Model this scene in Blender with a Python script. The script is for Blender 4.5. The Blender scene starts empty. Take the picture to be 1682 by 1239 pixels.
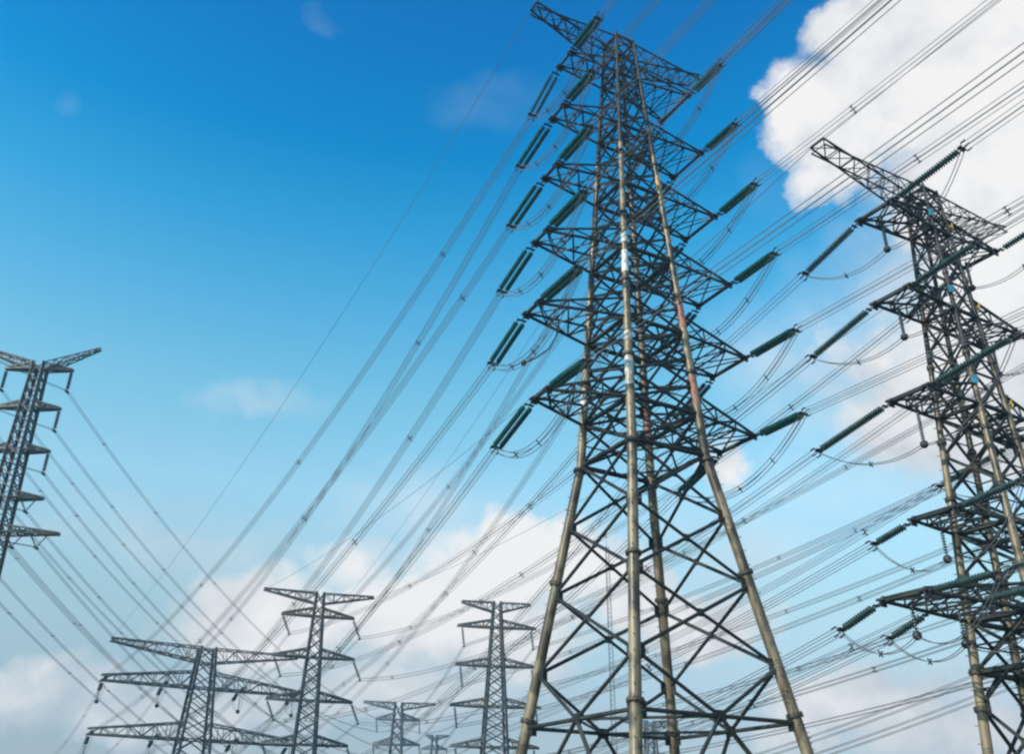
import bpy, math, random
from math import radians, sin, cos, pi
from mathutils import Vector, Matrix

random.seed(7)
C = bpy.context.scene
COL = C.collection
S = 0.6            # metres per survey unit
EYE = 1.7          # camera height above the ground

# ------------------------------------------------------------------ camera
cd = bpy.data.cameras.new('camera')
cd.sensor_width = 36.0
cd.lens = 36.0 * 1514.6 / 1682.0
cd.clip_start = 0.1
cd.clip_end = 30000
cam = bpy.data.objects.new('camera', cd)
COL.objects.link(cam)
cam.matrix_world = (Matrix.Translation((0, 0, EYE)) @ Matrix.Rotation(radians(90 + 26.82), 4, 'X')
                    @ Matrix.Rotation(radians(0.726), 4, 'Z'))
C.camera = cam

# ------------------------------------------------------------------ light and exposure
SUN_EL, SUN_AZ = 34.0, -130.0          # azimuth measured from +Y towards +X
C.view_settings.view_transform = 'Standard'
C.view_settings.look = 'None'
C.view_settings.exposure = 0.0
C.view_settings.gamma = 1.0
C.cycles.filter_width = 2.4
C.cycles.max_bounces = 6
sd = bpy.data.lights.new('sun', 'SUN')
sd.energy = 4.9
sd.angle = radians(0.5)
sd.color = (1.0, 0.93, 0.82)
sun = bpy.data.objects.new('sun', sd)
COL.objects.link(sun)
sv = Vector((sin(radians(SUN_AZ)) * cos(radians(SUN_EL)), cos(radians(SUN_AZ)) * cos(radians(SUN_EL)), sin(radians(SUN_EL))))
sun.rotation_euler = sv.to_track_quat('Z', 'Y').to_euler()
sun.location = sv * 200

# ------------------------------------------------------------------ sky
w = bpy.data.worlds.new('World')
C.world = w
w.use_nodes = True
nt = w.node_tree
nt.nodes.clear()
def N(tree, typ, **kw):
    n = tree.nodes.new(typ)
    for k, v in kw.items():
        setattr(n, k, v)
    return n
def L(tree, a, b):
    tree.links.new(a, b)
def mathn(tree, op, a, b=None, clamp=False):
    n = N(tree, 'ShaderNodeMath', operation=op, use_clamp=clamp)
    for i, x in enumerate((a, b)):
        if x is None:
            continue
        if isinstance(x, (int, float)):
            n.inputs[i].default_value = x
        else:
            L(tree, x, n.inputs[i])
    return n.outputs[0]
def maprange(tree, x, a, b, c, d, smooth=False):
    n = N(tree, 'ShaderNodeMapRange', interpolation_type='SMOOTHSTEP' if smooth else 'LINEAR')
    n.clamp = True
    L(tree, x, n.inputs[0])
    for i, v in enumerate((a, b, c, d)):
        n.inputs[1 + i].default_value = v
    return n.outputs[0]

sky = N(nt, 'ShaderNodeTexSky', sky_type='NISHITA')
sky.sun_disc = False
sky.sun_elevation = radians(SUN_EL)
sky.sun_rotation = radians(SUN_AZ)
sky.air_density = 1.0
sky.dust_density = 0.6
sky.ozone_density = 1.6
tc = N(nt, 'ShaderNodeTexCoord')
sep = N(nt, 'ShaderNodeSeparateXYZ')
L(nt, tc.outputs['Generated'], sep.inputs[0])
az = mathn(nt, 'MULTIPLY', mathn(nt, 'ARCTAN2', sep.outputs[0], sep.outputs[1]), 180 / pi)
el = mathn(nt, 'MULTIPLY', mathn(nt, 'ARCSINE', sep.outputs[2]), 180 / pi)
# the day's air: deep and clear overhead, pale towards the horizon
SKY_K = 0.13
ramp = N(nt, 'ShaderNodeValToRGB')
L(nt, maprange(nt, el, 0, 60, 0, 1), ramp.inputs[0])
SKY_TINT = [(0, (0.95, 0.93, 1.0)), (6, (1.14, 1.07, 1.07)), (9, (1.5, 1.45, 1.27)), (12.6, (1.881, 1.925, 1.536)), (19.2, (2.32, 2.8, 2.28)), (25, (1.626, 2.851, 2.425)), (29.9, (0.941, 2.642, 2.583)), (34.9, (0.35, 2.34, 2.621)), (40.1, (0.0, 1.88, 2.518)), (46.5, (0.0, 1.521, 2.418)), (60, (0.0, 1.15, 2.145))]
cr = ramp.color_ramp
while len(cr.elements) < len(SKY_TINT):
    cr.elements.new(0.5)
for e_, (d_, c_) in zip(cr.elements, SKY_TINT):
    e_.position = d_ / 60
for e_, (d_, c_) in zip(cr.elements, SKY_TINT):
    e_.color = (*[q * 0.1 / SKY_K for q in c_], 1)
tint = N(nt, 'ShaderNodeMix', data_type='RGBA', blend_type='MULTIPLY')
tint.inputs[0].default_value = 1.0
L(nt, sky.outputs[0], tint.inputs[6])
L(nt, ramp.outputs[0], tint.inputs[7])
bg = N(nt, 'ShaderNodeBackground')
bg.inputs[1].default_value = SKY_K
L(nt, tint.outputs[2], bg.inputs[0])

# cloud banks: azimuth, elevation, half extents in degrees, density
CLOUDS = [
    (33.2, 40.6, 11.5, 8.2, 1.40), (23.8, 41.0, 5.0, 3.2, 1.05), (26.0, 39.6, 5.5, 3.8, 1.05), (32.5, 30.0, 8.0, 5.5, 1.1), (27.5, 23.5, 9.0, 6.5, .95), (24.0, 26.5, 6.0, 4.5, .6), (27.9, 43.5, 4.5, 3.4, 1.00), (31.8, 33.6, 9.2, 6.4, 1.20),
    (25.0, 37.0, 4.0, 2.4, 0.70), (28.9, 26.3, 7.7, 6.3, 0.90), (23.8, 24.0, 7.0, 3.8, 0.60), (31.0, 20.5, 7.0, 5.0, 0.95),
    (0.5, 15.2, 8.4, 4.0, 1.10), (-0.5, 17.5, 3.3, 2.2, 0.95), (-5.1, 12.0, 9.7, 4.6, 0.90), (0.0, 11.2, 9.0, 4.2, 0.75), (5.6, 14.2, 6.0, 3.6, 0.85),
    (-9.4, 15.1, 6.4, 2.9, 0.50), (-14.8, 11.2, 8.4, 4.4, 0.80), (10.6, 12.6, 8.5, 3.2, 0.85), (-20.1, 6.5, 13.3, 3.4, 0.50),
    (-6.6, 8.1, 12.5, 3.4, 0.55), (20.6, 7.3, 7.6, 2.7, 0.90), (25.2, 5.9, 6.4, 2.5, 0.75), (16.8, 5.6, 5.2, 1.9, 0.50),
    (14.9, 20.7, 2.8, 2.0, 0.60), (-26.1, 7.4, 5.8, 2.3, 0.52), (-23.3, 5.4, 5.1, 2.1, 0.45),
    (60, 30, 18, 10, 1.0), (110, 25, 25, 9, 1.0), (-90, 18, 25, 7, .8), (-60, 12, 15, 5, .7), (170, 40, 25, 9, .8)]
def smax(a_, b_):
    n = N(nt, 'ShaderNodeMath', operation='SMOOTH_MAX')
    L(nt, a_, n.inputs[0])
    L(nt, b_, n.inputs[1])
    n.inputs[2].default_value = 0.05
    return n.outputs[0]
comb = N(nt, 'ShaderNodeCombineXYZ')
L(nt, az, comb.inputs[0])
L(nt, el, comb.inputs[1])
def fbm_color(scale, detail, rough, amp, offset):
    ad = N(nt, 'ShaderNodeVectorMath', operation='ADD')
    L(nt, tc.outputs['Generated'], ad.inputs[0])
    ad.inputs[1].default_value = offset
    n = N(nt, 'ShaderNodeTexNoise')
    L(nt, ad.outputs[0], n.inputs['Vector'])
    n.inputs['Scale'].default_value = scale
    n.inputs['Detail'].default_value = detail
    n.inputs['Roughness'].default_value = rough
    s_ = N(nt, 'ShaderNodeVectorMath', operation='SUBTRACT')
    L(nt, n.outputs['Color'], s_.inputs[0])
    s_.inputs[1].default_value = (.5, .5, .5)
    m_ = N(nt, 'ShaderNodeVectorMath', operation='MULTIPLY')
    L(nt, s_.outputs[0], m_.inputs[0])
    m_.inputs[1].default_value = (amp, amp * 0.75, 0)
    return m_.outputs[0]
wsum = N(nt, 'ShaderNodeVectorMath', operation='ADD')
L(nt, fbm_color(6.0, 3, 0.5, 9.0, (1.7, 0.3, 5.1)), wsum.inputs[0])
L(nt, fbm_color(22.0, 6, 0.6, 4.0, (3.1, 2.3, 0.4)), wsum.inputs[1])
wadd = N(nt, 'ShaderNodeVectorMath', operation='ADD')
L(nt, comb.outputs[0], wadd.inputs[0])
L(nt, wsum.outputs[0], wadd.inputs[1])
field = None
for a0, e0, rx, ry, wt in CLOUDS:
    mp = N(nt, 'ShaderNodeMapping', vector_type='TEXTURE')
    L(nt, wadd.outputs[0], mp.inputs[0])
    mp.inputs[1].default_value = (a0, e0, 0)
    mp.inputs[3].default_value = (rx, ry, 1)
    ln = N(nt, 'ShaderNodeVectorMath', operation='LENGTH')
    L(nt, mp.outputs[0], ln.inputs[0])
    v = mathn(nt, 'MULTIPLY', mathn(nt, 'SUBTRACT', 1.0, ln.outputs[1], clamp=True), wt)
    field = v if field is None else smax(field, v)
def fbm(scale, detail, rough, offset=None, dist=0.0):
    n = N(nt, 'ShaderNodeTexNoise')
    n.inputs['Scale'].default_value = scale
    n.inputs['Detail'].default_value = detail
    n.inputs['Roughness'].default_value = rough
    n.inputs['Distortion'].default_value = dist
    if offset is None:
        L(nt, tc.outputs['Generated'], n.inputs['Vector'])
    else:
        ad = N(nt, 'ShaderNodeVectorMath', operation='ADD')
        L(nt, tc.outputs['Generated'], ad.inputs[0])
        ad.inputs[1].default_value = offset
        L(nt, ad.outputs[0], n.inputs['Vector'])
    return n.outputs[0]
nz = fbm(7.0, 9, 0.56, dist=0.2)
big = fbm(3.0, 3, 0.5, offset=(4.1, 1.3, 2.2))
dens = mathn(nt, 'ADD', field, mathn(nt, 'MULTIPLY', mathn(nt, 'SUBTRACT', nz, 0.5), 0.75))
dens = mathn(nt, 'MULTIPLY', dens, maprange(nt, field, 0.07, 0.20, 0.0, 1.0))
alpha = maprange(nt, dens, 0.05, 0.52, 0.0, 1.0, smooth=True)
# thin veils that the blue shows through
VEILS = [(-16.6, 23.7, 4.5, 1.3, 0.45), (-19.7, 23.9, 2.9, 1.0, 0.30), (-2.3, 43.0, 7.4, 2.9, 0.14), (1.2, 44.0, 3.4, 1.5, 0.06), (-32.3, 39.1, 1.6, 1.1, 0.15), (-15.6, 47.5, 2.5, 1.1, 0.14), (-30.1, 37.8, 3.0, 1.0, 0.06), (-19.3, 15.2, 11.2, 2.9, 0.50), (21.0, 25.5, 9.2, 5.8, 0.72), (14.2, 16.7, 9.7, 3.1, 0.50), (20.3, 37.2, 4.4, 4.2, 0.09), (-5.4, 18.4, 9.0, 2.9, 0.50), (-26.6, 15.0, 6.4, 1.8, 0.28), (24.0, 24.0, 9.0, 8.0, 0.80), (29.0, 19.0, 8.0, 5.0, 0.75), (27.0, 27.0, 9.0, 9.0, 1.00)]
veil = None
for a0, e0, rx, ry, wt in VEILS:
    mp = N(nt, 'ShaderNodeMapping', vector_type='TEXTURE')
    L(nt, wadd.outputs[0], mp.inputs[0])
    mp.inputs[1].default_value = (a0, e0, 0)
    mp.inputs[3].default_value = (rx, ry, 1)
    ln = N(nt, 'ShaderNodeVectorMath', operation='LENGTH')
    L(nt, mp.outputs[0], ln.inputs[0])
    v = mathn(nt, 'MULTIPLY', maprange(nt, ln.outputs[1], 1.25, 0.0, 0.0, 1.0, smooth=True), wt)
    veil = v if veil is None else smax(veil, v)
veil = mathn(nt, 'MULTIPLY', mathn(nt, 'SUBTRACT', veil, 0.05, clamp=True), maprange(nt, fbm(9.0, 9, 0.6, offset=(2.2, 5.5, 1.1), dist=0.6), 0.32, 0.72, 0.25, 1.15))
alpha = mathn(nt, 'MAXIMUM', alpha, veil, clamp=True)
lit = mathn(nt, 'SUBTRACT', fbm(7.0, 6, 0.56, offset=tuple(sv * 0.035), dist=0.2), nz)
shade = mathn(nt, 'ADD', mathn(nt, 'MULTIPLY', lit, -2.6), mathn(nt, 'MULTIPLY', mathn(nt, 'SUBTRACT', big, 0.5), 1.6))
shade = mathn(nt, 'ADD', shade, maprange(nt, el, 3, 16, 0.42, 0.80))
base_dark = mathn(nt, 'MULTIPLY', maprange(nt, az, 17, 25, 0, 1, smooth=True), maprange(nt, el, 30, 19, 0, -0.45, smooth=True))
shade = mathn(nt, 'ADD', shade, base_dark)      # the big cloud's own shaded base
shade = mathn(nt, 'ADD', shade, maprange(nt, field, 0.15, 0.75, -0.22, 0.28), clamp=True)
ccol = N(nt, 'ShaderNodeMix', data_type='RGBA')
L(nt, shade, ccol.inputs[0])
ccol.inputs[6].default_value = (0.58, 0.625, 0.68, 1)
ccol.inputs[7].default_value = (0.965, 0.945, 0.93, 1)
cbg = N(nt, 'ShaderNodeBackground')
cbg.inputs[1].default_value = 1.0
L(nt, ccol.outputs[2], cbg.inputs[0])
mx = N(nt, 'ShaderNodeMixShader')
L(nt, mathn(nt, 'MULTIPLY', alpha, 0.97), mx.inputs[0])
L(nt, bg.outputs[0], mx.inputs[1])
L(nt, cbg.outputs[0], mx.inputs[2])
wo = N(nt, 'ShaderNodeOutputWorld')
L(nt, mx.outputs[0], wo.inputs[0])
#@@GEOM
# ------------------------------------------------------------------ materials
HAZE = 0.0004
def mat(name, c0, c1, scale, rough, metal=0.0, spec=0.5, streak=None, detail=6, contrast=(0.35, 0.65), rust=None):
    m = bpy.data.materials.new(name)
    m.use_nodes = True
    t = m.node_tree
    b = t.nodes['Principled BSDF']
    co = N(t, 'ShaderNodeTexCoord')
    mp = N(t, 'ShaderNodeMapping')
    L(t, co.outputs['Object'], mp.inputs[0])
    mp.inputs['Scale'].default_value = streak or (1, 1, 1)
    nz = N(t, 'ShaderNodeTexNoise')
    L(t, mp.outputs[0], nz.inputs['Vector'])
    nz.inputs['Scale'].default_value = scale
    nz.inputs['Detail'].default_value = detail
    f = maprange(t, nz.outputs[0], contrast[0], contrast[1], 0, 1)
    mix = N(t, 'ShaderNodeMix', data_type='RGBA')
    L(t, f, mix.inputs[0])
    mix.inputs[6].default_value = (*c0, 1)
    mix.inputs[7].default_value = (*c1, 1)
    out = mix.outputs[2]
    if rust:
        n2 = N(t, 'ShaderNodeTexNoise')
        L(t, co.outputs['Object'], n2.inputs['Vector'])
        n2.inputs['Scale'].default_value = rust[1]
        n2.inputs['Detail'].default_value = 8
        f2 = maprange(t, n2.outputs[0], rust[2], rust[2] + 0.1, 0, 0.8)
        m2 = N(t, 'ShaderNodeMix', data_type='RGBA')
        L(t, f2, m2.inputs[0])
        L(t, out, m2.inputs[6])
        m2.inputs[7].default_value = (*rust[0], 1)
        out = m2.outputs[2]
    L(t, out, b.inputs['Base Color'])
    L(t, maprange(t, nz.outputs[0], 0.3, 0.7, rough - 0.1, min(1, rough + 0.12)), b.inputs['Roughness'])
    b.inputs['Metallic'].default_value = metal
    b.inputs['Specular IOR Level'].default_value = spec
    return m
RUST = (0.07, 0.034, 0.02)
M = dict(
    leg=mat('weathered_tan_tube', (0.065, 0.050, 0.032), (0.255, 0.20, 0.128), 1.6, 0.46, metal=0.2, streak=(1, 1, 0.10), spec=0.5, contrast=(0.3, 0.6), rust=((0.035, 0.026, 0.016), 0.55, 0.50)),
    brace=mat('dark_weathered_steel', (0.012, 0.014, 0.014), (0.038, 0.040, 0.036), 0.8, 0.55, spec=0.35, rust=(RUST, 0.5, 0.62)),
    arm=mat('dark_arm_steel', (0.010, 0.013, 0.014), (0.034, 0.037, 0.035), 0.8, 0.55, spec=0.35, rust=(RUST, 0.5, 0.64)),
    flange=mat('oily_flange_steel', (0.03, 0.025, 0.018), (0.07, 0.055, 0.035), 2.0, 0.6),
    galv=mat('galvanised_angle_steel', (0.060, 0.070, 0.078), (0.12, 0.13, 0.135), 0.5, 0.6, spec=0.35, rust=((0.16, 0.12, 0.075), 0.10, 0.54)),
    galv_far=mat('hazed_galvanised_steel', (0.11, 0.135, 0.155), (0.17, 0.195, 0.215), 0.5, 0.6, spec=0.25),  # galvanised steel with the fade of distance haze put into its colour
    glass=mat('green_glass_discs', (0.008, 0.05, 0.05), (0.022, 0.10, 0.095), 3.0, 0.16),
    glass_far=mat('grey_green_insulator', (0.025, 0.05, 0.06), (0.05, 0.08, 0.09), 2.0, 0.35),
    glass_dull=mat('hazed_grey_green_discs', (0.022, 0.055, 0.052), (0.06, 0.10, 0.095), 3.0, 0.25),  # paler green: haze mixed into the disc colour
    fit=mat('dark_fittings', (0.02, 0.022, 0.025), (0.05, 0.05, 0.055), 3.0, 0.5, metal=0.3),
    wire=mat('weathered_conductor', (0.07, 0.075, 0.085), (0.12, 0.125, 0.135), 0.3, 0.55),
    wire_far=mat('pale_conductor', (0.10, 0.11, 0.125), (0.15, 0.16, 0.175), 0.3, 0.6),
    white=mat('white_highlight_colour', (0.42, 0.41, 0.37), (0.75, 0.75, 0.71), 2.5, 0.5, streak=(1, 1, .35), rust=((0.15, 0.12, 0.08), 0.9, 0.54)),  # bright reflections on the tubes, put in as colour
    orange=mat('faded_red_paint', (0.25, 0.10, 0.075), (0.36, 0.16, 0.12), 1.5, 0.6, rust=((0.22, 0.17, 0.12), 0.9, 0.55)),
    blue=mat('blue_plate', (0.03, 0.17, 0.27), (0.05, 0.24, 0.36), 2.0, 0.4),
    yellow=mat('yellow_plate', (0.36, 0.22, 0.04), (0.48, 0.31, 0.07), 2.0, 0.45),
    ground=mat('dry_grass_ground', (0.07, 0.075, 0.03), (0.16, 0.13, 0.075), 0.05, 0.9, detail=12, rust=((0.05, 0.07, 0.02), 0.3, 0.5)),
)

# ------------------------------------------------------------------ mesh helpers (all inputs in survey units)
def frame(d):
    d = d.normalized()
    h = Vector((0, 0, 1)) if abs(d.z) < 0.95 else Vector((1, 0, 0))
    x = d.cross(h).normalized()
    return x, x.cross(d).normalized()
class MB:
    def __init__(s):
        s.v, s.f = [], []
    def rings(s, rings, n, cap=True):
        b = len(s.v)
        for (c, x, y, r) in rings:
            for k in range(n):
                a = 2 * pi * (k + 0.5) / n
                s.v.append(c + x * (cos(a) * r) + y * (sin(a) * r))
        m = len(rings)
        for i in range(m - 1):
            for k in range(n):
                k2 = (k + 1) % n
                s.f.append((b + i * n + k, b + i * n + k2, b + (i + 1) * n + k2, b + (i + 1) * n + k))
        if cap:
            s.f.append(tuple(b + k for k in reversed(range(n))))
            s.f.append(tuple(b + (m - 1) * n + k for k in range(n)))
    def tube(s, p, q, r, r2=None, n=6):
        p, q = Vector(p), Vector(q)
        if (q - p).length < 1e-6:
            return
        x, y = frame(q - p)
        s.rings([(p, x, y, r), (q, x, y, r if r2 is None else r2)], n)
    def path(s, pts, r, n=5):
        pts = [Vector(p) for p in pts]
        rs = []
        for i, p in enumerate(pts):
            d = pts[min(i + 1, len(pts) - 1)] - pts[max(i - 1, 0)]
            x, y = frame(d)
            rs.append((p, x, y, r(i) if callable(r) else r))
        s.rings(rs, n)
    def angle(s, p, q, w):
        """an L-shaped angle bar of leg width w"""
        p, q = Vector(p), Vector(q)
        x, y = frame(q - p)
        t = w * 0.22
        prof = [(0, 0), (w, 0), (w, t), (t, t), (t, w), (0, w)]
        b = len(s.v)
        for c in (p, q):
            for (a, h) in prof:
                s.v.append(c + x * (a - w / 2) + y * (h - w / 2))
        for k in range(6):
            k2 = (k + 1) % 6
            s.f.append((b + k, b + k2, b + 6 + k2, b + 6 + k))
        s.f.append(tuple(b + k for k in reversed(range(6))))
        s.f.append(tuple(b + 6 + k for k in range(6)))
    def box(s, c, x, y, z):
        c = Vector(c)
        b = len(s.v)
        for i in (-1, 1):
            for j in (-1, 1):
                for k in (-1, 1):
                    s.v.append(c + x * i + y * j + z * k)
        for q in ((0, 1, 3, 2), (4, 6, 7, 5), (0, 4, 5, 1), (2, 3, 7, 6), (0, 2, 6, 4), (1, 5, 7, 3)):
            s.f.append(tuple(b + i for i in q))
    def ball(s, c, r, n=10, m=7, sz=1.0):
        c = Vector(c)
        X, Y = Vector((1, 0, 0)), Vector((0, 1, 0))
        s.rings([(c + Vector((0, 0, -cos(pi * i / m) * r * sz)), X, Y, max(sin(pi * i / m) * r, r * 0.02)) for i in range(m + 1)], n)
    def discs(s, p, q, r, pitch, n=10):
        p, q = Vector(p), Vector(q)
        ln = (q - p).length
        d = (q - p) / ln
        x, y = frame(d)
        k = max(3, int(ln / pitch))
        st = ln / k
        rs = []
        for i in range(k):
            o = p + d * (st * i)
            rs += [(o, x, y, r * 0.34), (o + d * st * 0.38, x, y, r * 0.38), (o + d * st * 0.5, x, y, r * .96), (o + d * st * 0.68, x, y, r)]
        rs.append((q, x, y, r * 0.42))
        s.rings(rs, n)
    def make(s, name, material, parent=None, smooth=True, origin=None):
        o0 = Vector(origin) if origin is not None else Vector((0, 0, 0))
        me = bpy.data.meshes.new(name)
        me.from_pydata([(v - o0) * S for v in s.v], [], s.f)
        me.materials.append(M[material])
        if smooth:
            me.polygons.foreach_set('use_smooth', [True] * len(me.polygons))
            me.set_sharp_from_angle(angle=radians(40))
        me.update()
        o = bpy.data.objects.new(name, me)
        COL.objects.link(o)
        o.parent = parent
        o.location = o0 * S
        return o
GZ = -EYE / S            # ground height in survey units
def thing(name, label, cat, loc, rotz=0.0, group=None):
    o = bpy.data.objects.new(name, None)
    COL.objects.link(o)
    o.location = loc
    o.rotation_euler = (0, 0, rotz)
    o['label'] = label
    o['category'] = cat
    if group:
        o['group'] = group
    return o

V = Vector
def lerp(a, b, t):
    return a + (b - a) * t
class Pylon:
    """local axes: u along the line, v along the crossarms, z up from the camera's height; root stands on the ground"""
    def __init__(s, X, Y, psi, label, group=None):
        s.X, s.Y, s.psi = X, Y, radians(psi)
        s.a = V((cos(s.psi), sin(s.psi), 0))
        s.b = V((-sin(s.psi), cos(s.psi), 0))
        s.root = thing('transmission_pylon', label, 'pylon', (X * S, Y * S, 0), s.psi, group or 'pylons of the power lines')
        s.ends = {}
    def w(s, p):
        return V((s.X, s.Y, 0)) + s.a * p[0] + s.b * p[1] + V((0, 0, p[2]))
def loc(u, v, z):
    return V((u, v, z - GZ))       # into the root's own frame (root sits on the ground)
def ilocal(p):
    return V((p[0], p[1], p[2] + GZ))
SGN = [(-1, -1), (1, -1), (1, 1), (-1, 1)]

def body(P, hw, ztop, nodes, kpanels, legr, br, level_z, style='tube', mleg='leg', mbr='brace', flanges=(), low_split=None, secondary=True, leg_n=12, leg_split=None):
    """legs (one part each), and the lattice between them in an upper and a lower part"""
    root = P.root
    tube = style == 'tube'
    for (su, sv_) in SGN:
        mb = MB()
        zs = sorted(set([GZ] + [z for z in nodes if z > GZ] + [ztop]))
        if leg_split:
            zu = [z for z in zs if z > leg_split]
            zs = [z for z in zs if z <= leg_split] + [leg_split]
            zu = [leg_split] + zu
            ub = MB()
            ub.path([loc(su * hw(z), sv_ * hw(z), z) for z in zu], lambda i: legr(zu[i]), leg_n)
            ub.make('upper_leg', mbr, root)
        pts = [loc(su * hw(z), sv_ * hw(z), z) for z in zs]
        if tube:
            mb.path(pts, lambda i: legr(zs[i]), leg_n)
        else:
            for i in range(len(pts) - 1):
                mb.angle(pts[i], pts[i + 1], legr(zs[i]) * 2)
        if tube:      # step bolts up the outer side
            z = GZ + 5
            while z < min(zs[-1], 80):
                c = loc(su * hw(z), sv_ * hw(z), z)
                dd_ = V((su, -sv_, 0)).normalized() if int(z / .75) % 2 else V((su, sv_, 0)).normalized()
                mb.tube(c + dd_ * legr(z) * .9, c + dd_ * (legr(z) + .28), 0.045, n=4)
                z += 0.75
        lg = mb.make('leg', mleg, root)
        for z in flanges:
            fb = MB()
            c = loc(su * hw(z), sv_ * hw(z), z)
            d = (loc(su * hw(z + 1), sv_ * hw(z + 1), z + 1) - c).normalized()
            x, y = frame(d)
            r = legr(z)
            fb.rings([(c - d * 0.18, x, y, r * 1.0), (c - d * 0.16, x, y, r * 1.42), (c + d * 0.16, x, y, r * 1.42), (c + d * 0.18, x, y, r * 1.0)], 14, cap=False)
            for k in range(8):
                a = 2 * pi * k / 8
                g = c + x * cos(a) * r * 1.2 + y * sin(a) * r * 1.2
                fb.tube(g - d * 0.3, g + d * 0.3, r * 0.12, n=6)
            fb.make('flange', 'flange', lg)
    up, lo = MB(), MB()
    split = low_split if low_split is not None else -1e9
    def bar(mb, p, q, r):
        if tube:
            mb.tube(p, q, r, n=6)
        else:
            mb.angle(p, q, r * 2)
    def corner(i, z):
        su, sv_ = SGN[i % 4]
        return loc(su * hw(z), sv_ * hw(z), z)
    for k in range(len(nodes) - 1):
        z0, z1 = nodes[k], nodes[k + 1]
        mb = lo if (z0 + z1) / 2 < split else up
        r = br(0.5 * (z0 + z1))
        for i in range(4):
            a0, a1, b0, b1 = corner(i, z0), corner(i, z1), corner(i + 1, z0), corner(i + 1, z1)
            kp = kpanels.get(k)
            if kp == 'down':      # apex of the K at the top of the panel
                mid = lerp(a1, b1, 0.5)
                bar(mb, a0, mid, r); bar(mb, b0, mid, r)
                if secondary:
                    q0, q1 = lerp(a0, mid, 0.5), lerp(a0, a1, 0.5)
                    bar(mb, q0, q1, r * 0.5); bar(mb, lerp(b0, mid, 0.5), lerp(b0, b1, 0.5), r * 0.5)
            elif kp == 'up':      # apex at the bottom of the panel
                mid = lerp(a0, b0, 0.5)
                bar(mb, a1, mid, r); bar(mb, b1, mid, r)
                x, y = frame(b0 - a0)
                d = (b0 - a0).normalized()
                mb.box(mid, d * r * 3.2, V((0, 0, r * 2.6)), d.cross(V((0, 0, 1))) * r * 0.5)
            else:
                bar(mb, a0, b1, r); bar(mb, b0, a1, r)
                if tube:
                    # gusset where the bars cross
                    wd0, wd1 = (b0 - a0).length, (b1 - a1).length
                    t = wd0 / (wd0 + wd1)
                    cpt = lerp(a0, b1, t)
                    d = (b0 - a0).normalized()
                    mb.box(cpt, d * r * 1.9, V((0, 0, r * 1.9)), d.cross(V((0, 0, 1))) * r * 0.45)
                    if secondary and mb is up:
                        bar(mb, lerp(a0, a1, t), cpt, r * 0.55); bar(mb, lerp(b0, b1, t), cpt, r * 0.55)
        for i in range(4):     # small gussets on the legs at every node
            c = corner(i, z0)
            if tube:
                for j in (i + 1, i + 3):
                    d = (corner(j, z0) - c).normalized()
                    mb.box(c + d * legr(z0) * 1.25, d * legr(z0) * 0.75, V((0, 0, legr(z0) * 1.25)), d.cross(V((0, 0, 1))) * legr(z0) * 0.12)
    for z in level_z:
        mb = lo if z < split else up
        r = br(z)
        for i in range(4):
            bar(mb, corner(i, z), corner(i + 1, z), r * (1.7 if tube and mb is up else 1.0))
        if hw(z) > 3.5:
            for i in range(4):
                bar(mb, lerp(corner(i, z), corner(i + 1, z), .5), lerp(corner(i + 1, z), corner(i + 2, z), .5), r * 0.7)
        else:
            bar(mb, corner(0, z), corner(2, z), r * 0.7)
            bar(mb, corner(1, z), corner(3, z), r * 0.7)
    if up.f:
        up.make('body_lattice', mbr, root)
    if lo.f:
        lo.make('base_lattice', mbr, root)

def arm(P, side, z, ln, e, h, hw, r, name='crossarm', mm='arm', style='tube', n=3, tip_h=0.25, up=0.0, plates=True, base_z=None):
    """a flat-bottomed truss arm: two bottom chords, two top chords falling to the tip beam"""
    mb = MB()
    tube = style == 'tube'
    def bar(p, q, rr):
        if tube:
            mb.tube(p, q, rr, n=6)
        else:
            mb.angle(p, q, rr * 2)
    zb = z if base_z is None else base_z
    w0, w1 = hw(zb), hw(zb + h)
    B = {}
    for su in (-1, 1):
        b0, b1 = loc(su * w0, side * w0, zb), loc(su * e, side * ln, z)
        t0, t1 = loc(su * w1, side * w1, zb + h), loc(su * e, side * ln, z + tip_h)
        bar(b0, b1, r); bar(t0, t1, r * 0.85)
        B[su] = (b0, b1, t0, t1)
        for k in range(n):
            ta, tb = k / n, (k + 1) / n
            if k > 0:
                bar(lerp(b0, b1, ta), lerp(t0, t1, ta), r * 0.5)
            if k % 2 == 0:
                bar(lerp(t0, t1, ta), lerp(b0, b1, tb), r * 0.5)
            else:
                bar(lerp(b0, b1, ta), lerp(t0, t1, tb), r * 0.5)
    for k in range(n + 1):
        t = k / n
        if k > 0:
            bar(lerp(B[-1][0], B[-1][1], t), lerp(B[1][0], B[1][1], t), r * (1.15 if k == n else 0.6))
            bar(lerp(B[-1][2], B[-1][3], t), lerp(B[1][2], B[1][3], t), r * 0.5)
        if k < n:
            t2 = (k + 1) / n
            bar(lerp(B[-1][0], B[-1][1], t), lerp(B[1][0], B[1][1], t2), r * 0.5)
            bar(lerp(B[1][0], B[1][1], t), lerp(B[-1][0], B[-1][1], t2), r * 0.5)
            bar(lerp(B[-1][2], B[-1][3], t), lerp(B[1][2], B[1][3], t2), r * 0.45)
    o = mb.make(name, mm, P.root)
    if plates:
        for su in (-1, 1):
            pb = MB()
            c = B[su][1] + V((0, -side * 0.15, 0.1))
            pb.box(c, V((0.42, 0, 0)), V((0, 0.5, 0)), V((0, 0, 0.10)))
            pb.box(c + V((su * 0.12, 0, -0.25)), V((0.08, 0, 0)), V((0, 0.4, 0)), V((0, 0, 0.32)))
            pb.make('end_plate', 'fit', o, smooth=False)
    return o

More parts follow.
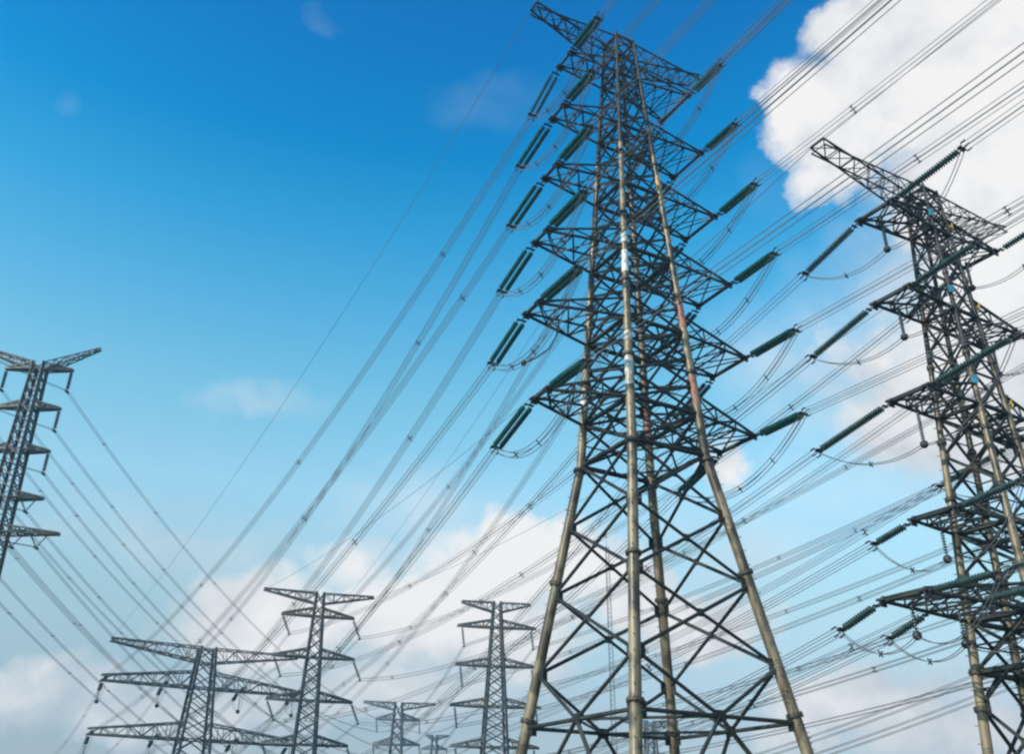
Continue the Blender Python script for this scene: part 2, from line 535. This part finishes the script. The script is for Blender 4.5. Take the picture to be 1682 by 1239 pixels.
def string(P, p, d, ln, sep, r, link=1.2, pitch=0.29, gm='glass', detail=True, tail=0.7):
    """a (double) strain insulator string leaving local point p along local unit vector d; returns its far end in local units"""
    p = V(p)
    d = V(d).normalized()
    e = p + d * ln
    x, y = frame(d)
    mb = MB()
    offs = (-sep / 2, sep / 2) if sep > 0 else (0,)
    for o in offs:
        mb.discs(p + d * link + x * o, e - d * tail + x * o, r, pitch, 10 if detail else 6)
    st = mb.make('insulator_string', gm, P.root)
    if detail:
        fb = MB()
        fb.tube(p, p + d * link * 0.55, 0.07)
        fb.box(p + d * link * 0.62, d * 0.12, x * (sep / 2 + 0.18), y * 0.05)
        for o in offs:
            fb.tube(p + d * link * 0.6 + x * o, p + d * link + x * o, 0.06)
        fb.make('hanger_link', 'fit', st)
        yb = MB()
        for o in offs:
            yb.tube(e - d * tail + x * o, e - d * tail * 0.5 + x * o, 0.07)
        yb.box(e - d * tail * 0.4, d * 0.2, x * (sep / 2 + 0.3), y * 0.07)
        for (i, j) in ((-1, -1), (1, -1), (1, 1), (-1, 1)):
            yb.tube(e - d * tail * 0.4, e + x * 0.36 * i + y * 0.36 * j, 0.05)
            yb.tube(e + x * 0.36 * i + y * 0.36 * j, e + d * 0.5 + x * 0.36 * i + y * 0.36 * j, 0.085)
        yb.make('yoke_plate', 'fit', st)
    else:
        fb = MB()
        fb.tube(p, p + d * link, 0.08, n=4)
        fb.tube(e - d * tail, e, 0.10, n=4)
        fb.make('hanger_link', 'fit', st)
    return e

def para(p, q, sag, n):
    return [lerp(p, q, i / n) - V((0, 0, 4 * sag * (i / n) * (1 - i / n))) for i in range(n + 1)]
def jumper(P, pts_list, sub, sep, r=0.045, spacers=2):
    """loose conductor loop under an arm, through the given curves (local units)"""
    pts = pts_list
    d = pts[-1] - pts[0]
    hx = V((-d.y, d.x, 0)).normalized()
    offs = {4: ((-1, -1), (1, -1), (1, 1), (-1, 1)), 2: ((-1, 0), (1, 0)), 1: ((0, 0),)}[sub]
    mb = MB()
    for (i, j) in offs:
        mb.path([p + hx * (i * sep / 2) + V((0, 0, j * sep / 2)) for p in pts], r, 5)
    o = mb.make('jumper_cable', 'wire', P.root)
    for k in range(spacers):
        idx = int(len(pts) * (k + 1) / (spacers + 1))
        sb = MB()
        for (i, j) in ((-1, -1), (1, -1)):
            sb.tube(pts[idx] + hx * (i * sep / 2) + V((0, 0, j * sep / 2)), pts[idx] - hx * (i * sep / 2) - V((0, 0, j * sep / 2)), 0.07, n=5)
        sb.make('spacer', 'fit', o)

SPANS = 0
def span(p, q, sag, sub, label, group, sep=0.62, r=0.030, spacers=(0.15, 0.4, 0.65, 0.85), mm='wire', name='conductor_bundle', cat='power line', n=36, stag=0.0):
    """a conductor bundle strung between two points given in world survey units"""
    p, q = V(p), V(q)
    d = q - p
    hx = V((-d.y, d.x, 0)).normalized()
    pts = [x - p for x in para(p, q, sag, n)]
    offs = {4: ((-1, -1), (1, -1), (1, 1), (-1, 1)), 2: ((-1, 0), (1, 0)), 1: ((0, 0),)}[sub]
    if sub == 1:
        mb = MB()
        mb.path(pts, r, 5)
        o = mb.make(name, mm)
        o['label'] = label; o['category'] = cat; o['group'] = group
        o.location = (p - V((0, 0, GZ))) * S
        return o
    root = thing(name, label, cat, (p - V((0, 0, GZ))) * S, 0, group)
    for (i, j) in offs:
        mb = MB()
        mb.path([x + hx * (i * sep / 2) + V((0, 0, j * sep / 2)) for x in pts], r, 5)
        mb.make('wire', mm, root)
    for t in spacers:
        t = min(0.97, max(0.02, t + stag))
        c = lerp(V((0, 0, 0)), d, t) - V((0, 0, 4 * sag * t * (1 - t)))
        sb = MB()
        k = sep * 0.5
        dd = d.normalized()
        if sub == 4:
            for (i, j) in ((-1, -1), (1, -1)):
                sb.tube(c + hx * (i * k) + V((0, 0, j * k)), c - hx * (i * k) - V((0, 0, j * k)), 0.06, n=6)
            for (i, j) in offs:
                g = c + hx * (i * k) + V((0, 0, j * k))
                sb.tube(g - dd * 0.2, g + dd * 0.2, 0.08, n=6)
        else:
            sb.tube(c - hx * k, c + hx * k, 0.09, n=6)
            for i in (-1, 1):
                sb.tube(c + hx * (i * k) - dd * 0.25, c + hx * (i * k) + dd * 0.25, 0.12, n=6)
        sb.make('spacer', 'fit', root, origin=c)
    return root

ORD = ['topmost', 'second', 'third', 'fourth', 'fifth', 'lowest']
SIDE = {-1: 'left', 1: 'right'}

# ------------------------------------------------------------------ ground
gb = bpy.data.meshes.new('ground')
R_ = 4000
gb.from_pydata([(-R_, -R_, 0), (R_, -R_, 0), (R_, R_, 0), (-R_, R_, 0)], [], [(0, 1, 2, 3)])
gb.materials.append(M['ground'])
go = bpy.data.objects.new('ground', gb)
COL.objects.link(go)
go['kind'] = 'structure'

# ------------------------------------------------------------------ the tall central pylon
Z = [95.64, 85.68, 75.32, 64.89, 54.48, 43.86]
AL = [9.35, 10.63, 11.85, 13.28, 14.45, 13.41]
AR = [9.59, 10.92, 12.19, 13.42, 14.70, 14.68]
def hw1(z):
    return 5 + (1.906 - 5) * (z - 38.72) / (95.64 - 38.72) if z > 38.72 else 9.479 + (5 - 9.479) * (z - 10.55) / (38.72 - 10.55)
def interp(z, tab):
    for (z0, r0), (z1, r1) in zip(tab, tab[1:]):
        if z <= z1:
            return r0 + (r1 - r0) * max(0, min(1, (z - z0) / (z1 - z0)))
    return tab[-1][1]
T1 = Pylon(14.843, 97.37, -61.222, 'tallest central pylon with tan tubular legs and six tiers of dark crossarms')
leg1 = lambda z: interp(z, [(-3, .60), (38, .54), (65, .40), (104, .20)])
br1 = lambda z: interp(z, [(0, .21), (38, .19), (60, .17), (104, .12)])
up_nodes = [38.72]
zz = [43.86, 54.48, 64.89, 75.32, 85.68, 95.64, 103.31]
up_nodes += [43.86]
for z0, z1 in zip(zz, zz[1:]):
    up_nodes += [z0 + (z1 - z0) / 3, z0 + (z1 - z0) * 2 / 3, z1]
low_nodes = [GZ, 10.55, 15.8, 24.0, 31.5]
body(T1, hw1, 103.9, low_nodes + up_nodes, {0: 'down', 1: 'up'}, leg1, br1, [10.55, 38.72] + zz,
     flanges=(11.2, 25.3, 38.2, 49.2, 59.7, 70.1, 80.5, 90.6), low_split=38.72, leg_split=82.0)
for k in range(6):
    for sd_ in (-1, 1):
        ln = (AL if sd_ < 0 else AR)[k]
        e = 1.467 if sd_ < 0 else 3.014
        arm(T1, sd_, Z[k], ln, e, 2.6, hw1, 0.21 - 0.012 * (5 - k))
for sd_, ln, e in ((-1, 14.22, 0.85), (1, 13.86, 1.26)):
    arm(T1, sd_, 103.31, ln, e, 3.4, hw1, 0.14, name='earth_wire_arm', n=6, tip_h=-0.9, base_z=99.6, plates=False)
FD = [22, 13, 13, 17, 20, 17.5]
NL = [6.8, 7.0, 7.8, 8.3, 8.6, 8.0]
ND = [-1, 0.5, -2.0, -1.2, 0.2, 0.0]
for k in range(6):
    for sd_ in (-1, 1):
        ln = (AL if sd_ < 0 else AR)[k]
        e = 1.467 if sd_ < 0 else 3.014
        fd, nd = radians(FD[k]), radians(ND[k])
        fe = string(T1, loc(-e - .2, sd_ * ln, Z[k] - .1), V((-cos(fd), 0, -sin(fd))), [7.8, 8.6, 8.8, 8.5, 8.4, 9.0][k], 0.85, 0.32)
        ne = string(T1, loc(e + .2, sd_ * ln, Z[k] - .1), V((cos(nd), 0, -sin(nd))), NL[k], 0.72, 0.34)
        T1.ends[(k, sd_, 'far')], T1.ends[(k, sd_, 'near')] = T1.w(ilocal(fe)), T1.w(ilocal(ne))
        jumper(T1, para(fe, ne, 4.2, 24), 4, 0.6, spacers=3)
# one jumper insulator blown askew under the fifth left arm
mb = MB()
cp = [loc(-.9, -10.2, 54.4), loc(-1.6, -10.2, 52.9), loc(-2.6, -10.6, 51.6), loc(-4.2, -11.4, 50.9), loc(-5.6, -12.3, 50.6)]
for i in range(4):
    mb.discs(cp[i], cp[i + 1], 0.17, 0.24, 8)
ji = mb.make('jumper_insulator', 'fit', T1.root)
wb = MB(); wb.ball(cp[-1], 0.38)
wb.make('counterweight', 'fit', ji)
# leg sleeves: red and yellow paint; the white ones are painted-in highlights
def sleeve(P, hw, su, sv_, z0, z1, rr, m, name='paint_or_highlight_band'):
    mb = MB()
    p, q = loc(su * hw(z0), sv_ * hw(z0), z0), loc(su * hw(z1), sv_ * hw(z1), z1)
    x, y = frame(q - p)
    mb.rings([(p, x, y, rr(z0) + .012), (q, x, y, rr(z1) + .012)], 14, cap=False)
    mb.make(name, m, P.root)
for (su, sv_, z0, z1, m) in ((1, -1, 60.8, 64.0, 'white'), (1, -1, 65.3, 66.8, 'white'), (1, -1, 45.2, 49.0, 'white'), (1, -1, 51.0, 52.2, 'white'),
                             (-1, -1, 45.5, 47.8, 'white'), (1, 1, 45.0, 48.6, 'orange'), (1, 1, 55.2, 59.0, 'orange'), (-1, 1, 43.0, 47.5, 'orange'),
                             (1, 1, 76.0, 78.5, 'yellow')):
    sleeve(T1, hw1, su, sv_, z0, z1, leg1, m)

# ------------------------------------------------------------------ the large pylon at the right edge
Z2 = [61.11, 50.40, 39.11, 26.99, 18.73]
A2 = [9.30, 9.48, 9.87, 9.93, 16.24]
R2 = [8.6, 9.64, 9.9, 9.93, 16.24]
hw2 = lambda z: 1.44 + 0.04 * (61.11 - z)
T2 = Pylon(46.79, 85.0, -59.12, 'big dark pylon cut off by the photo edge, with long hanging jumper insulators')
leg2 = lambda z: interp(z, [(-3, .50), (20, .42), (40, .30), (68, .17)])
br2 = lambda z: interp(z, [(-3, .19), (20, .17), (68, .11)])
n2 = [GZ, 4.6, 11.3, 14.2, 18.73, 22.9, 26.99]
for z0, z1 in zip([26.99, 39.11, 50.40, 61.11, 67.0], [39.11, 50.40, 61.11, 67.0]):
    n2 += [z0 + (z1 - z0) / 3, z0 + (z1 - z0) * 2 / 3, z1]
body(T2, hw2, 67.4, n2, {2: 'down'}, leg2, br2, [14.2] + Z2 + [67.0], flanges=(11.0, 14.2, 22.5, 30.5, 36.5, 45, 55), low_split=14.2, leg_split=44.0)
for k in range(5):
    for sd_ in (-1, 1):
        ln = (A2 if sd_ < 0 else R2)[k]
        arm(T2, sd_, Z2[k], ln, 2.08, 2.3, hw2, 0.19, n=4 if k == 4 else 3)
for sd_, ln, e in ((-1, 17.0, 0.9), (1, 13.6, 1.56)):
    arm(T2, sd_, 67.0, ln, e, 2.6, hw2, 0.11, name='earth_wire_arm', n=7, tip_h=-0.8, base_z=64.3, plates=False)
FL2, FD2 = [8.5, 9.0, 9.7, 4.7, 5.0], [15.6, 14.1, 11.1, 12.9, 18.7]
NL2, ND2 = [8.7, 7.8, 9.1, 6.6, 6.6], [-6.4, -6.0, -8.0, -6.3, -2.0]
for k in range(5):
    for sd_ in (-1, 1):
        lnk = (A2 if sd_ < 0 else R2)[k]
        for j, ln in enumerate([lnk] if k < 4 else [lnk, 9.8]):
            fd, nd = radians(FD2[k]), radians(ND2[k])
            fe = string(T2, loc(-2.28, sd_ * ln, Z2[k] - .1), V((-cos(fd), 0, -sin(fd))), FL2[k], 0.42, 0.28, link=0.9, gm='glass_dull')
            ne = string(T2, loc(2.28, sd_ * ln, Z2[k] - .1), V((cos(nd), 0, -sin(nd))), NL2[k], 0.42, 0.28, link=0.9, gm='glass_dull')
            T2.ends[(k + j, sd_, 'far')], T2.ends[(k + j, sd_, 'near')] = T2.w(ilocal(fe)), T2.w(ilocal(ne))
            hp = loc(-0.6, sd_ * (ln - 1.7), Z2[k] - 0.1)
            hl = [3.6, 3.7, 4.3, 3.4, 2.6][k]
            hb = hp - V((0, 0, hl))
            mb = MB(); mb.discs(hp - V((0, 0, .3)), hb, 0.20, 0.24, 9); mb.tube(hp, hp - V((0, 0, .3)), 0.06)
            ji = mb.make('jumper_insulator', 'glass_far', T2.root)
            wb = MB(); wb.ball(hb - V((0, 0, .25)), 0.40)
            wb.make('counterweight', 'fit', ji)
            pts = para(fe, hb - V((0, 0, .3)), 1.7, 14) + para(hb - V((0, 0, .3)), ne, 2.4, 14)[1:]
            jumper(T2, pts, 2, 0.5, spacers=3)
# circuit plates clamped to the legs
def plate(P, hw, su, sv_, z, m, rr):
    mb = MB()
    c = loc(su * (hw(z) + rr(z) + .1), sv_ * (hw(z) + rr(z) + .1), z)
    t = V((su, -sv_, 0)).normalized() if su * sv_ > 0 else V((su, -sv_, 0)).normalized()
    nrm = V((su, sv_, 0)).normalized()
    tan = V((-nrm.y, nrm.x, 0))
    mb.rings([(c - nrm * .05, tan, V((0, 0, 1.35)), 0.42), (c + nrm * .05, tan, V((0, 0, 1.35)), 0.42)], 4)
    mb.box(c - nrm * .12, nrm * .06, tan * .3, V((0, 0, .1)))
    mb.make('circuit_plate', m, P.root, smooth=False)
for (su, sv_, z, m) in ((-1, -1, 51.4, 'blue'), (1, -1, 52.6, 'blue'), (-1, -1, 40.3, 'blue'), (1, -1, 41.6, 'blue'), (1, 1, 51.6, 'yellow'),
                        (1, 1, 40.1, 'yellow'), (1, 1, 62.2, 'yellow'), (-1, 1, 39.4, 'orange'), (1, -1, 63.0, 'blue')):
    plate(T2, hw2, su, sv_, z, m, leg2)

# ------------------------------------------------------------------ angle-steel pylons further off
def far_body(P, hw, zt, legw, brw, levels, mm, step):
    zs = [GZ]
    z = GZ
    while z < zt - 0.6 * step(z):
        z = min(zt, z + step(z))
        zs.append(z)
    zs[-1] = zt
    body(P, hw, zt + .3, zs, {}, lambda z: legw, lambda z: brw, levels, style='angle', mleg=mm, mbr=mm, secondary=False)

# wide-armed strain pylon that carries the central line on
TA = Pylon(-93.5, 294.5, -61.2, 'wide pylon with broad box-truss arms, lowest and leftmost of the distant group')
hwA = lambda z: 2.2 + (52.9 - z) * 0.072
far_body(TA, hwA, 52.9, 0.42, 0.16, [41, 26.2, 11.4, 52.5, 48.3], 'galv', lambda z: 5.2 if z < 26 else 4.2)
for sd_ in (-1, 1):
    arm(TA, sd_, 52.3, 28.4, 0.8, 4.2, hwA, 0.20, name='earth_wire_arm', mm='galv', style='angle', n=8, tip_h=0.9, base_z=48.6, plates=False)
    for k, z in enumerate((41.0, 26.2, 11.4)):
        arm(TA, sd_, z, 29.0 + k * 0.7, 1.2, 4.6, hwA, 0.24, mm='galv', style='angle', n=7, tip_h=1.5, plates=False)
        for j, v_ in enumerate((28.2 + k * .7, 11.4)):
            fe = string(TA, loc(-1.3, sd_ * v_, z - .1), V((-cos(.42), 0, -sin(.42))), 5.6, 0.6, 0.33, pitch=.4, gm='glass_far', detail=False)
            ne = string(TA, loc(1.3, sd_ * v_, z - .1), V((cos(.10), 0, sin(.10))), 5.6, 0.6, 0.33, pitch=.4, gm='glass_far', detail=False)
            TA.ends[(2 * k + j, sd_, 'far')], TA.ends[(2 * k + j, sd_, 'near')] = TA.w(ilocal(fe)), TA.w(ilocal(ne))
            hb = loc(-.5, sd_ * (v_ + .6), z - 5.6)
            mb = MB(); mb.discs(hb + V((0, 0, 5.5)), hb, 0.16, 0.4, 6)
            ji = mb.make('jumper_insulator', 'glass_far', TA.root)
            wb = MB(); wb.ball(hb - V((0, 0, .3)), 0.62)
            wb.make('counterweight', 'fit', ji)
            jumper(TA, para(fe, hb, 1.0, 8) + para(hb, ne, 2.0, 8)[1:], 2, 0.6, r=.05, spacers=0)

def slim_pylon(P, hw, zt, earth, levels, lens, mm, legw, brw, step, strings, arm_h=2.2, earth_h=2.8, gm='glass_far', ar=0.22, drop=None):
    far_body(P, hw, zt, legw, brw, levels, mm, step)
    for sd_ in (-1, 1):
        arm(P, sd_, earth[0], earth[1 if sd_ < 0 else 2], 0.35, earth_h, hw, ar * .8, name='earth_wire_arm', mm=mm, style='angle', n=5, tip_h=0.5, plates=False, base_z=zt - earth_h)
        P.ends[('e', sd_)] = P.w((0, sd_ * earth[1 if sd_ < 0 else 2], earth[0] + .1))
        for k, z in enumerate(levels):
            ln = lens[k]
            arm(P, sd_, z, ln, 0.4, arm_h, hw, ar, mm=mm, style='angle', n=4, tip_h=0.3, plates=False)
            for (kind, *a) in strings[k]:
                if kind == 'I':       # hanging string, leaning by a[1] along the line and a[2] along the arm
                    v_ = ln - a[0]
                    d = V((a[1], a[2], -1)).normalized()
                    e = string(P, loc(0, sd_ * v_, z - .1), d, a[3], 0, 0.46, link=.5, pitch=.4, gm=gm, detail=False, tail=.5)
                else:                 # V string
                    vc, hv, dz = a
                    e = loc(0, sd_ * vc, z - dz)
                    for q in (-hv, hv):
                        p0 = loc(0, sd_ * (vc + q), z - .1)
                        string(P, p0, e - p0, (e - p0).length, 0, 0.24, link=.4, pitch=.4, gm=gm, detail=False, tail=.4)
                P.ends.setdefault((k, sd_), []).append(P.w(ilocal(e)))
                wb = MB()
                wb.box(e - V((0, 0, .15)), V((.8, 0, 0)), V((0, .22, 0)), V((0, 0, .22)))
                wb.make('suspension_clamp', 'fit', P.root, smooth=False)

TB = Pylon(-51.3 - .25, 252.0 - .24, -73.6, 'slim dark pylon with slanting strings, second from left in the distant group')
hwB = lambda z: 1.0 + (60 - z) * 0.042
slim_pylon(TB, hwB, 60.2, (60.0, 15.0, 14.6), [54.0, 43.2, 32.3, 21.6, 11.0], [9.6, 10.6, 11.0, 10.8, 10.8], 'galv', 0.34, 0.13, lambda z: 3.0,
           [[('I', .2, -.2, .50, 5.4)]] * 5)
TC = Pylon(-3.6, 280.0, -81.0, 'slim grey pylon standing just left of the central pylon base')
hwC = lambda z: 1.1 + (64 - z) * 0.055
slim_pylon(TC, hwC, 64.8, (64.4, 10.8, 10.2), [57.4, 46.2, 34.9, 24.0, 13.0], [11.8, 12.0, 13.2, 12.6, 12.6], 'galv', 0.36, 0.14, lambda z: 3.1,
           [[('I', 1.4, -.2, .16, 5.6)]] * 5)
TD = Pylon(-47.2, 420.0, -80.0, 'small far pylon with short drooping arms between two nearer grey pylons')
hwD = lambda z: 1.5 + (53 - z) * 0.045
def small_pylon(P):
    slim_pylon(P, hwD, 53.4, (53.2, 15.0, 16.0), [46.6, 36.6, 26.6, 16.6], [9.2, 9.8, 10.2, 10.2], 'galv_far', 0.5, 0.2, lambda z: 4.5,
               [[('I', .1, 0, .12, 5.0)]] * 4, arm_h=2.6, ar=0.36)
small_pylon(TD)
TG = Pylon(64.0, 440.0, -80.0, 'small far pylon glimpsed through the base of the central pylon')
hwD = lambda z: 1.5 + (53 - z) * 0.045
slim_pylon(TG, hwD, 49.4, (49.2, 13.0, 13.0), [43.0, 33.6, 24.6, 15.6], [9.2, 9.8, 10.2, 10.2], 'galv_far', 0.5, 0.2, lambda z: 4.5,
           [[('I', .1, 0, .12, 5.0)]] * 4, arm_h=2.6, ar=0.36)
TE = Pylon(-48.0, 650.0, -80.0, 'tiniest pylon on the horizon, only its top showing')
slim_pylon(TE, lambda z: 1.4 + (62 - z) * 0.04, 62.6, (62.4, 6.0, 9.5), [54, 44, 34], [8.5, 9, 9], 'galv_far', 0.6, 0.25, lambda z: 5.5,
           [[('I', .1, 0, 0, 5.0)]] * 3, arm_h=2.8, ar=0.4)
TF = Pylon(-110.3, 192.0, -88.5, 'dark pylon cut by the left photo edge with V-shaped strings on its lower arms')
hwF = lambda z: 1.2 + (98 - z) * 0.018
slim_pylon(TF, hwF, 99.0, (103.0, 15.9, 12.8), [97.4, 87.5, 77.0, 65.9, 58.0], [7.6, 7.0, 7.0, 8.2, 13.5], 'galv', 0.30, 0.12, lambda z: 2.6,
           [[('I', .1, 0, 0, 5.2)], [('I', .1, 0, 0, 5.2)], [('I', .1, 0, 0, 5.0)], [('V', 5.2, 1.7, 2.9)], [('V', 9.4, 1.9, 2.9), ('V', 4.2, 1.9, 2.9)]],
           arm_h=1.5, earth_h=2.0)

# slender communications mast, guyed by nothing in view
mast = thing('lattice_mast', 'thin pale mast rising behind the lower legs of the central pylon', 'mast', (45.2 * S, 420 * S, 0))
MX, MZ = 0.95, 127.0
for k in range(3):
    a = 2 * pi * k / 3
    mb = MB()
    mb.tube(V((cos(a) * MX * 1.5, sin(a) * MX * 1.5, 0)), V((cos(a) * MX, sin(a) * MX, MZ)), 0.16, n=6)
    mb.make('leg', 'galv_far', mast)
mb = MB()
for i in range(64):
    z0, z1 = MZ * i / 64, MZ * (i + 1) / 64
    for k in range(3):
        a, c = 2 * pi * k / 3, 2 * pi * (k + 1) / 3
        w0, w1 = MX * (1.5 - .5 * i / 64), MX * (1.5 - .5 * (i + 1) / 64)
        mb.tube(V((cos(a) * w0, sin(a) * w0, z0)), V((cos(c) * w1, sin(c) * w1, z1)), 0.08, n=4)
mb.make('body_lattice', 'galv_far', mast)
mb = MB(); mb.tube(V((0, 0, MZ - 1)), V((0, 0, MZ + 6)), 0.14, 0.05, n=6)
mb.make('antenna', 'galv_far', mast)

# ------------------------------------------------------------------ conductors
G1, G2, G3, G4 = ('bundles of the central line descending to the far wide-armed pylon', 'bundles of the central line passing overhead',
                  'bundles of the right-hand line', 'thin lines between the distant pylons')
for k in range(6):
    for sd_ in (-1, 1):
        span(T1.ends[(k, sd_, 'far')], TA.ends[(k, sd_, 'near')], 10.5, 4,
             f'four-wire bundle descending away from the {ORD[k]} {SIDE[sd_]} arm of the tallest central pylon', G1, stag=random.uniform(-.1, .1), r=.042)
        p = T1.ends[(k, sd_, 'near')]
        q = T1.w((260, sd_ * (AL if sd_ < 0 else AR)[k], Z[k] + 14))
        span(p, q, 5.5, 4, f'four-wire bundle passing overhead from the {ORD[k]} {SIDE[sd_]} arm of the tallest central pylon', G2, stag=random.uniform(-.1, .05), n=60, r=.037)
for sd_, ln, e in ((-1, 14.22, 0.85), (1, 13.86, 1.26)):
    span(T1.w((-e, sd_ * ln, 103.2)), TA.w((0.8, sd_ * 28.2, 53.2)), 6.5, 1,
         f'single earth wire falling away from the {SIDE[sd_]} peak arm of the tallest central pylon', G1, r=.035, name='earth_wire')
    span(T1.w((e, sd_ * ln, 103.2)), T1.w((260, sd_ * ln, 115)), 4, 1,
         f'single earth wire passing overhead from the {SIDE[sd_]} peak arm of the tallest central pylon', G2, r=.045, name='earth_wire')
for k in range(6):
    for sd_ in (-1, 1):
        o2 = f'the {ORD[k]} {SIDE[sd_]} arm of the big edge pylon' if k < 4 else f'the {"outer" if k == 4 else "inner"} string of the big edge pylon lowest {SIDE[sd_]} arm'
        q = TB.ends[(min(k, 4), sd_)][0] + (V((0, 0, 0)) if k < 5 else TB.b * (-sd_ * 4.0) + V((0, 0, 3)))
        span(T2.ends[(k, sd_, 'far')], q, 8.0, 4, f'four-wire bundle falling away from {o2}', G3, stag=random.uniform(-.1, .1), r=.036)
        kk = min(k, 4)
        p = T2.ends[(k, sd_, 'near')]
        v_ = sd_ * ((A2[kk] if sd_ < 0 else R2[kk]) if k < 5 else 9.8)
        span(p, T2.w((250, v_, Z2[kk] + 26)), 3.0, 4, f'four-wire bundle overhead from {o2}', G3, n=60, stag=random.uniform(-.1, .05), r=.036)
for sd_, ln in ((-1, 17.0), (1, 13.6)):
    span(T2.w((-1, sd_ * ln, 66.9)), TB.ends[('e', sd_)], 5, 1, f'single earth wire falling away from the {SIDE[sd_]} peak arm of the big edge pylon', G3, r=.04, name='earth_wire')
    span(T2.w((1, sd_ * ln, 66.9)), T2.w((250, sd_ * ln, 90)), 3, 1, f'single earth wire passing overhead from the {SIDE[sd_]} peak arm of the big edge pylon', G3, r=.04, name='earth_wire')
# the wide-armed pylon's own onward spans
for k in range(6):
    for sd_ in (-1, 1):
        p = TA.ends[(k, sd_, 'far')]
        oi = 'outer' if k % 2 == 0 else 'inner'
        span(p, p - TA.a * 230 + V((0, 0, -4)), 9, 2, f'twin wires leaving the {ORD[k // 2] if k < 4 else "lowest"} {SIDE[sd_]} arm {oi} end of the wide distant pylon', G4,
             spacers=(.12, .3), mm='wire_far', r=.06)
# left-edge pylon: on to the small far pylon, and back past the camera's left
for sd_ in (-1, 1):
    n_ = 0
    for k in range(5):
        for j, p in enumerate(TF.ends[(k, sd_)]):
            kd = min(k, 3)
            q = TD.ends[(kd, sd_)][0] + (V((0, 0, -8)) if k == 4 else V((0, 0, 0))) + (TD.b * (-sd_ * 4) if j else V((0, 0, 0)))
            jn = '' if k < 4 else (' outer' if j == 0 else ' inner')
            o5 = ORD[k] if k < 4 else 'lowest'
            span(p, q, 15, 2, f'twin wires sloping down from the {o5}{jn} {SIDE[sd_]} string of the left-edge pylon', G4, spacers=(.1, .2, .33, .47), r=.058, stag=random.uniform(-.05, .05))
            q = p + TF.a * 240 + TF.b * (-60) + V((0, 0, 6))
            span(p, q, 12, 2, f'twin wires running out of frame from the {o5}{jn} {SIDE[sd_]} string of the left-edge pylon', G4, spacers=(.1, .3), r=.058)
# second slim pylon's onward spans, third slim pylon both ways
for k in range(4):
    for sd_ in (-1, 1):
        p = TB.ends[(k, sd_)][0]
        span(p, p - TB.a * 260 - TB.b * 45 + V((0, 0, -8)), 9, 2, f'twin wires leaving the {ORD[k]} {SIDE[sd_]} string of the slim slanting-string pylon', G4, spacers=(.1, .25), mm='wire_far', r=.06)
        p = TC.ends[(k, sd_)][0]
        span(p, TD.ends[(k, sd_)][0], 7, 2, f'wires from {ORD[k]} {SIDE[sd_]} string of the pylon beside the central base to the small one', G4, spacers=(.2, .5), mm='wire_far', r=.075)
        q = V((p.x, p.y, p.z)) + V((cos(radians(-62)), sin(radians(-62)), 0)) * 300 + V((0, 0, 30))
        span(p, q, 9, 4, f'wire bundle coming in to {ORD[k]} {SIDE[sd_]} string of the pylon beside the central base', G4, spacers=(.2, .35, .5), r=.05)

# ------------------------------------------------------------------ the air: thin haze over the whole site
hb = bpy.data.meshes.new('haze')
hv = [V((x, y, z)) for z in (-1.0, 84.0) for x, y in ((-4100, -4100), (4100, -4100), (4100, 4100), (-4100, 4100))]
hb.from_pydata(hv, [], [(3, 2, 1, 0), (4, 5, 6, 7), (0, 1, 5, 4), (1, 2, 6, 5), (2, 3, 7, 6), (3, 0, 4, 7)])
hm = bpy.data.materials.new('thin_haze')
hm.use_nodes = True
ht = hm.node_tree
for n_ in list(ht.nodes):
    if n_.type == 'BSDF_PRINCIPLED':
        ht.nodes.remove(n_)
pv = ht.nodes.new('ShaderNodeVolumePrincipled')
pv.inputs['Color'].default_value = (0.5, 0.8, 1.0, 1)
pv.inputs['Density'].default_value = HAZE
pv.inputs['Anisotropy'].default_value = 0.3
ht.links.new(pv.outputs[0], [n_ for n_ in ht.nodes if n_.type == 'OUTPUT_MATERIAL'][0].inputs['Volume'])
hb.materials.append(hm)
ho = bpy.data.objects.new('haze', hb)
COL.objects.link(ho)
ho['kind'] = 'stuff'
